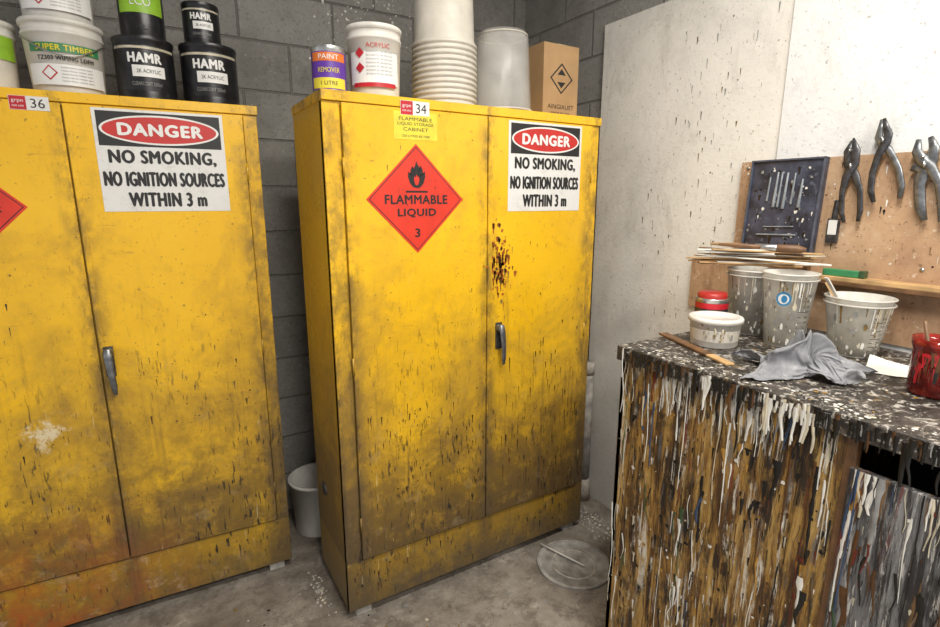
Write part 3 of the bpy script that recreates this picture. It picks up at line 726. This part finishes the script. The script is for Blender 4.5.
b.M=Matrix.Translation((WX-.052,.993,LZ+.055))@Matrix.Rotation(math.radians(3),4,'Y')
b.box(.004,.022,-.118,.118,0,.306,m_slate); 
for (y0,y1,z0,z1) in [(-.118,.118,.300,.306),(-.118,.118,0,.006),(-.118,-.112,0,.306),(.112,.118,0,.306)]: b.box(-.003,.005,y0,y1,z0,z1,m_slate2)
f=lambda u,v:(.003,-u,v)
splats(b,f,200,-.105,.105,.02,.28,[m_greyp,m_slate2,m_blk,m_slate2,m_wht],.0006,.006,.3,.015)
m_dull=plain('dull_grey_tools',(.22,.24,.26),.5,var=.4)
for (u,z0,z1,r_) in [(-.050,.17,.25,.003),(-.026,.15,.265,.004),(-.012,.15,.265,.003),(.006,.145,.262,.004),(.030,.16,.26,.003),(.055,.15,.24,.004)]:
    b.tube([(.001,-u,z0),(.001,-u-.003,z1)],[r_*1.4,r_*.7],m_dull,8)
for (u0,u1,z,r_) in [(-.07,.06,.058,.003),(-.05,.05,.085,.002)]:
    b.tube([(.001,-u0,z),(.001,-u1,z+.004)],r_,m_dull,8)
b.M=Matrix(); b.box(1.796,1.822,.885,1.10,LZ,LZ+.052,m_dwood)
b.obj('small_tool_organiser_tray',bevel=.001)
def tool(name,y,z,parts,rot=0):
    b=MB(); M=Matrix.Translation((WX-.024,y,z))@Matrix.Rotation(rot,4,'X')
    b.M=M
    for pts,rs,m in parts: b.tube([(dx,-u,v) for dx,u,v in pts],rs,m,12,flat=(1,0,0))
    b.M=Matrix.Translation((0,y,z)); b.tube([(WX-.045,0,.0),(WX-.0088,0,.0)],.003,m_rim,8)
    return b.obj(name)
def pl(h1,h2): return [
 ([(0,-.004,.055),(0,-.008,.03),(0,-.013,.008),(0,-.006,-.012),(0,.012,-.04),(0,.030,-.09),(0,.036,-.14),(0,.030,-.175)],[.004,.008,.011,.013,.010,.009,.009,.006],h1),
 ([(-.006,.004,.055),(-.006,.008,.03),(-.006,.013,.008),(-.006,.006,-.012),(-.006,-.012,-.04),(-.006,-.030,-.09),(-.006,-.036,-.14),(-.006,-.030,-.175)],[.004,.008,.011,.013,.010,.009,.009,.006],h2),
 ([(-.016,0,-.004),(-.010,0.001,-.004)],[.008,.008],m_rim)]
tool('pliers',.735,1.712,pl(m_steel,m_dsteel),math.radians(-10))
def snips(): return [
 ([(0,-.002,.03),(0,-.012,.0),(0,-.008,-.04),(0,.010,-.075),(0,.024,-.12),(0,.026,-.18),(0,.020,-.21)],[.003,.012,.014,.012,.008,.008,.005],m_dsteel),
 ([(-.005,.004,.035),(-.005,.012,.0),(-.005,.008,-.04),(-.005,-.012,-.075),(-.005,-.022,-.12),(-.005,-.022,-.18),(-.005,-.014,-.21)],[.003,.012,.014,.012,.008,.008,.005],m_dsteel),
 ([(-.014,0,-.045),(-.010,.001,-.045)],[.008,.008],m_rim)]
tool('tin_snips',.812,1.685,snips(),math.radians(-6))
def grips(): return [
 ([(0,.014,.05),(0,.020,.02),(0,.012,-.01),(0,-.004,-.03),(0,-.018,-.07),(0,-.020,-.13),(0,-.014,-.17)],[.006,.012,.016,.018,.014,.013,.008],m_steel),
 ([(-.005,-.010,.05),(-.005,-.016,.02),(-.005,-.006,-.01),(-.005,.010,-.03),(-.005,.026,-.08),(-.005,.028,-.13),(-.005,.022,-.18)],[.006,.012,.016,.014,.011,.010,.006],m_steel),
 ([(-.004,-.03,-.02),(-.004,.02,-.05)],[.010,.010],m_steel),([(-.018,0,-.02),(-.010,.001,-.02)],[.008,.008],m_rim)]
tool('locking_pliers',.632,1.655,grips(),math.radians(-12))
b=MB(); b.box(WX-.020,WX-.010,.822,.855,1.41,1.485,m_dsteel); b.box(WX-.0215,WX-.020,.826,.851,1.435,1.480,m_signw); b.tube([(WX-.015,.839,1.485),(WX-.015,.839,1.54)],[.009,.006],m_dsteel,10,flat=(1,0,0)); b.tube([(WX-.03,.839,1.54),(WX-.0088,.839,1.54)],.002,m_rim,8); b.obj('scraper_knife',bevel=.001)
b=MB(); b.box(1.792,1.815,.735,.835,LZ,LZ+.02,m_green); b.box(1.79,1.816,.72,.735,LZ,LZ+.022,m_grnp); b.obj('sanding_block',bevel=.002)
# pile of sticks, brushes and folded paper resting across the cup rims
b=MB(); zt=Z0+.2225
for k in range(16):
    a=math.radians(-56+random.uniform(-16,16)); L=random.uniform(.22,.38); cx=1.650+random.uniform(-.03,.02);cy=.985+random.uniform(-.05,.05); z=zt+.0042*k*.8
    b.M=Matrix.Translation((cx,cy,z))@Matrix.Rotation(a,4,'Z')@Matrix.Rotation(random.uniform(-.05,.05)*(k>4),4,'Y')
    w=random.choice([.010,.013,.017])
    if k in (9,12): w=.035; L=.20
    b.box(-L/2,L/2,-w,w,0,.0038,m_paper if k in (3,7,9,12,15) else random.choice([m_wood,m_creamp,m_wood,m_dwood]))
b.M=Matrix()
brush(b,(1.60,1.10,zt+.065),(1.71,.86,zt+.058),m_wood); brush(b,(1.585,1.06,zt+.066),(1.69,.84,zt+.060),m_dwood)
b.obj('stir_stick_pile',bevel=.0008)

# ------------------------------------------------------------ lights
def batten(x,y,rz,power,col=(1,.95,.87)):
    b=MB(); b.box(-.62,.62,-.07,.07,.03,.08,m_white); b.tube([(-.6,-.03,.015),(.6,-.03,.015)],.013,m_white); b.tube([(-.6,.03,.015),(.6,.03,.015)],.013,m_white)
    o=b.obj('ceiling_light',(x,y,2.92),rz)
    l=D.lights.new('tube_glow','AREA'); l.shape='RECTANGLE'; l.size=1.2; l.size_y=.14; l.energy=power; l.color=col
    lo=D.objects.new('tube_glow',l); S.collection.objects.link(lo); lo.parent=o; lo.location=(0,0,-.01)
batten(.75,.35,0,58); batten(.4,-1.3,0,84)
w=D.worlds.new('World'); S.world=w; w.use_nodes=True; w.node_tree.nodes['Background'].inputs[0].default_value=(.98,.97,1,1); w.node_tree.nodes['Background'].inputs[1].default_value=.72

# ------------------------------------------------------------ camera
c=D.cameras.new('camera'); c.sensor_width=36; c.lens=525/940*36; c.clip_start=.02
co=D.objects.new('camera',c); S.collection.objects.link(co); co.location=(0,0,1.54)
co.rotation_euler=(math.radians(90-12.16),0,math.radians(-31))
S.camera=co
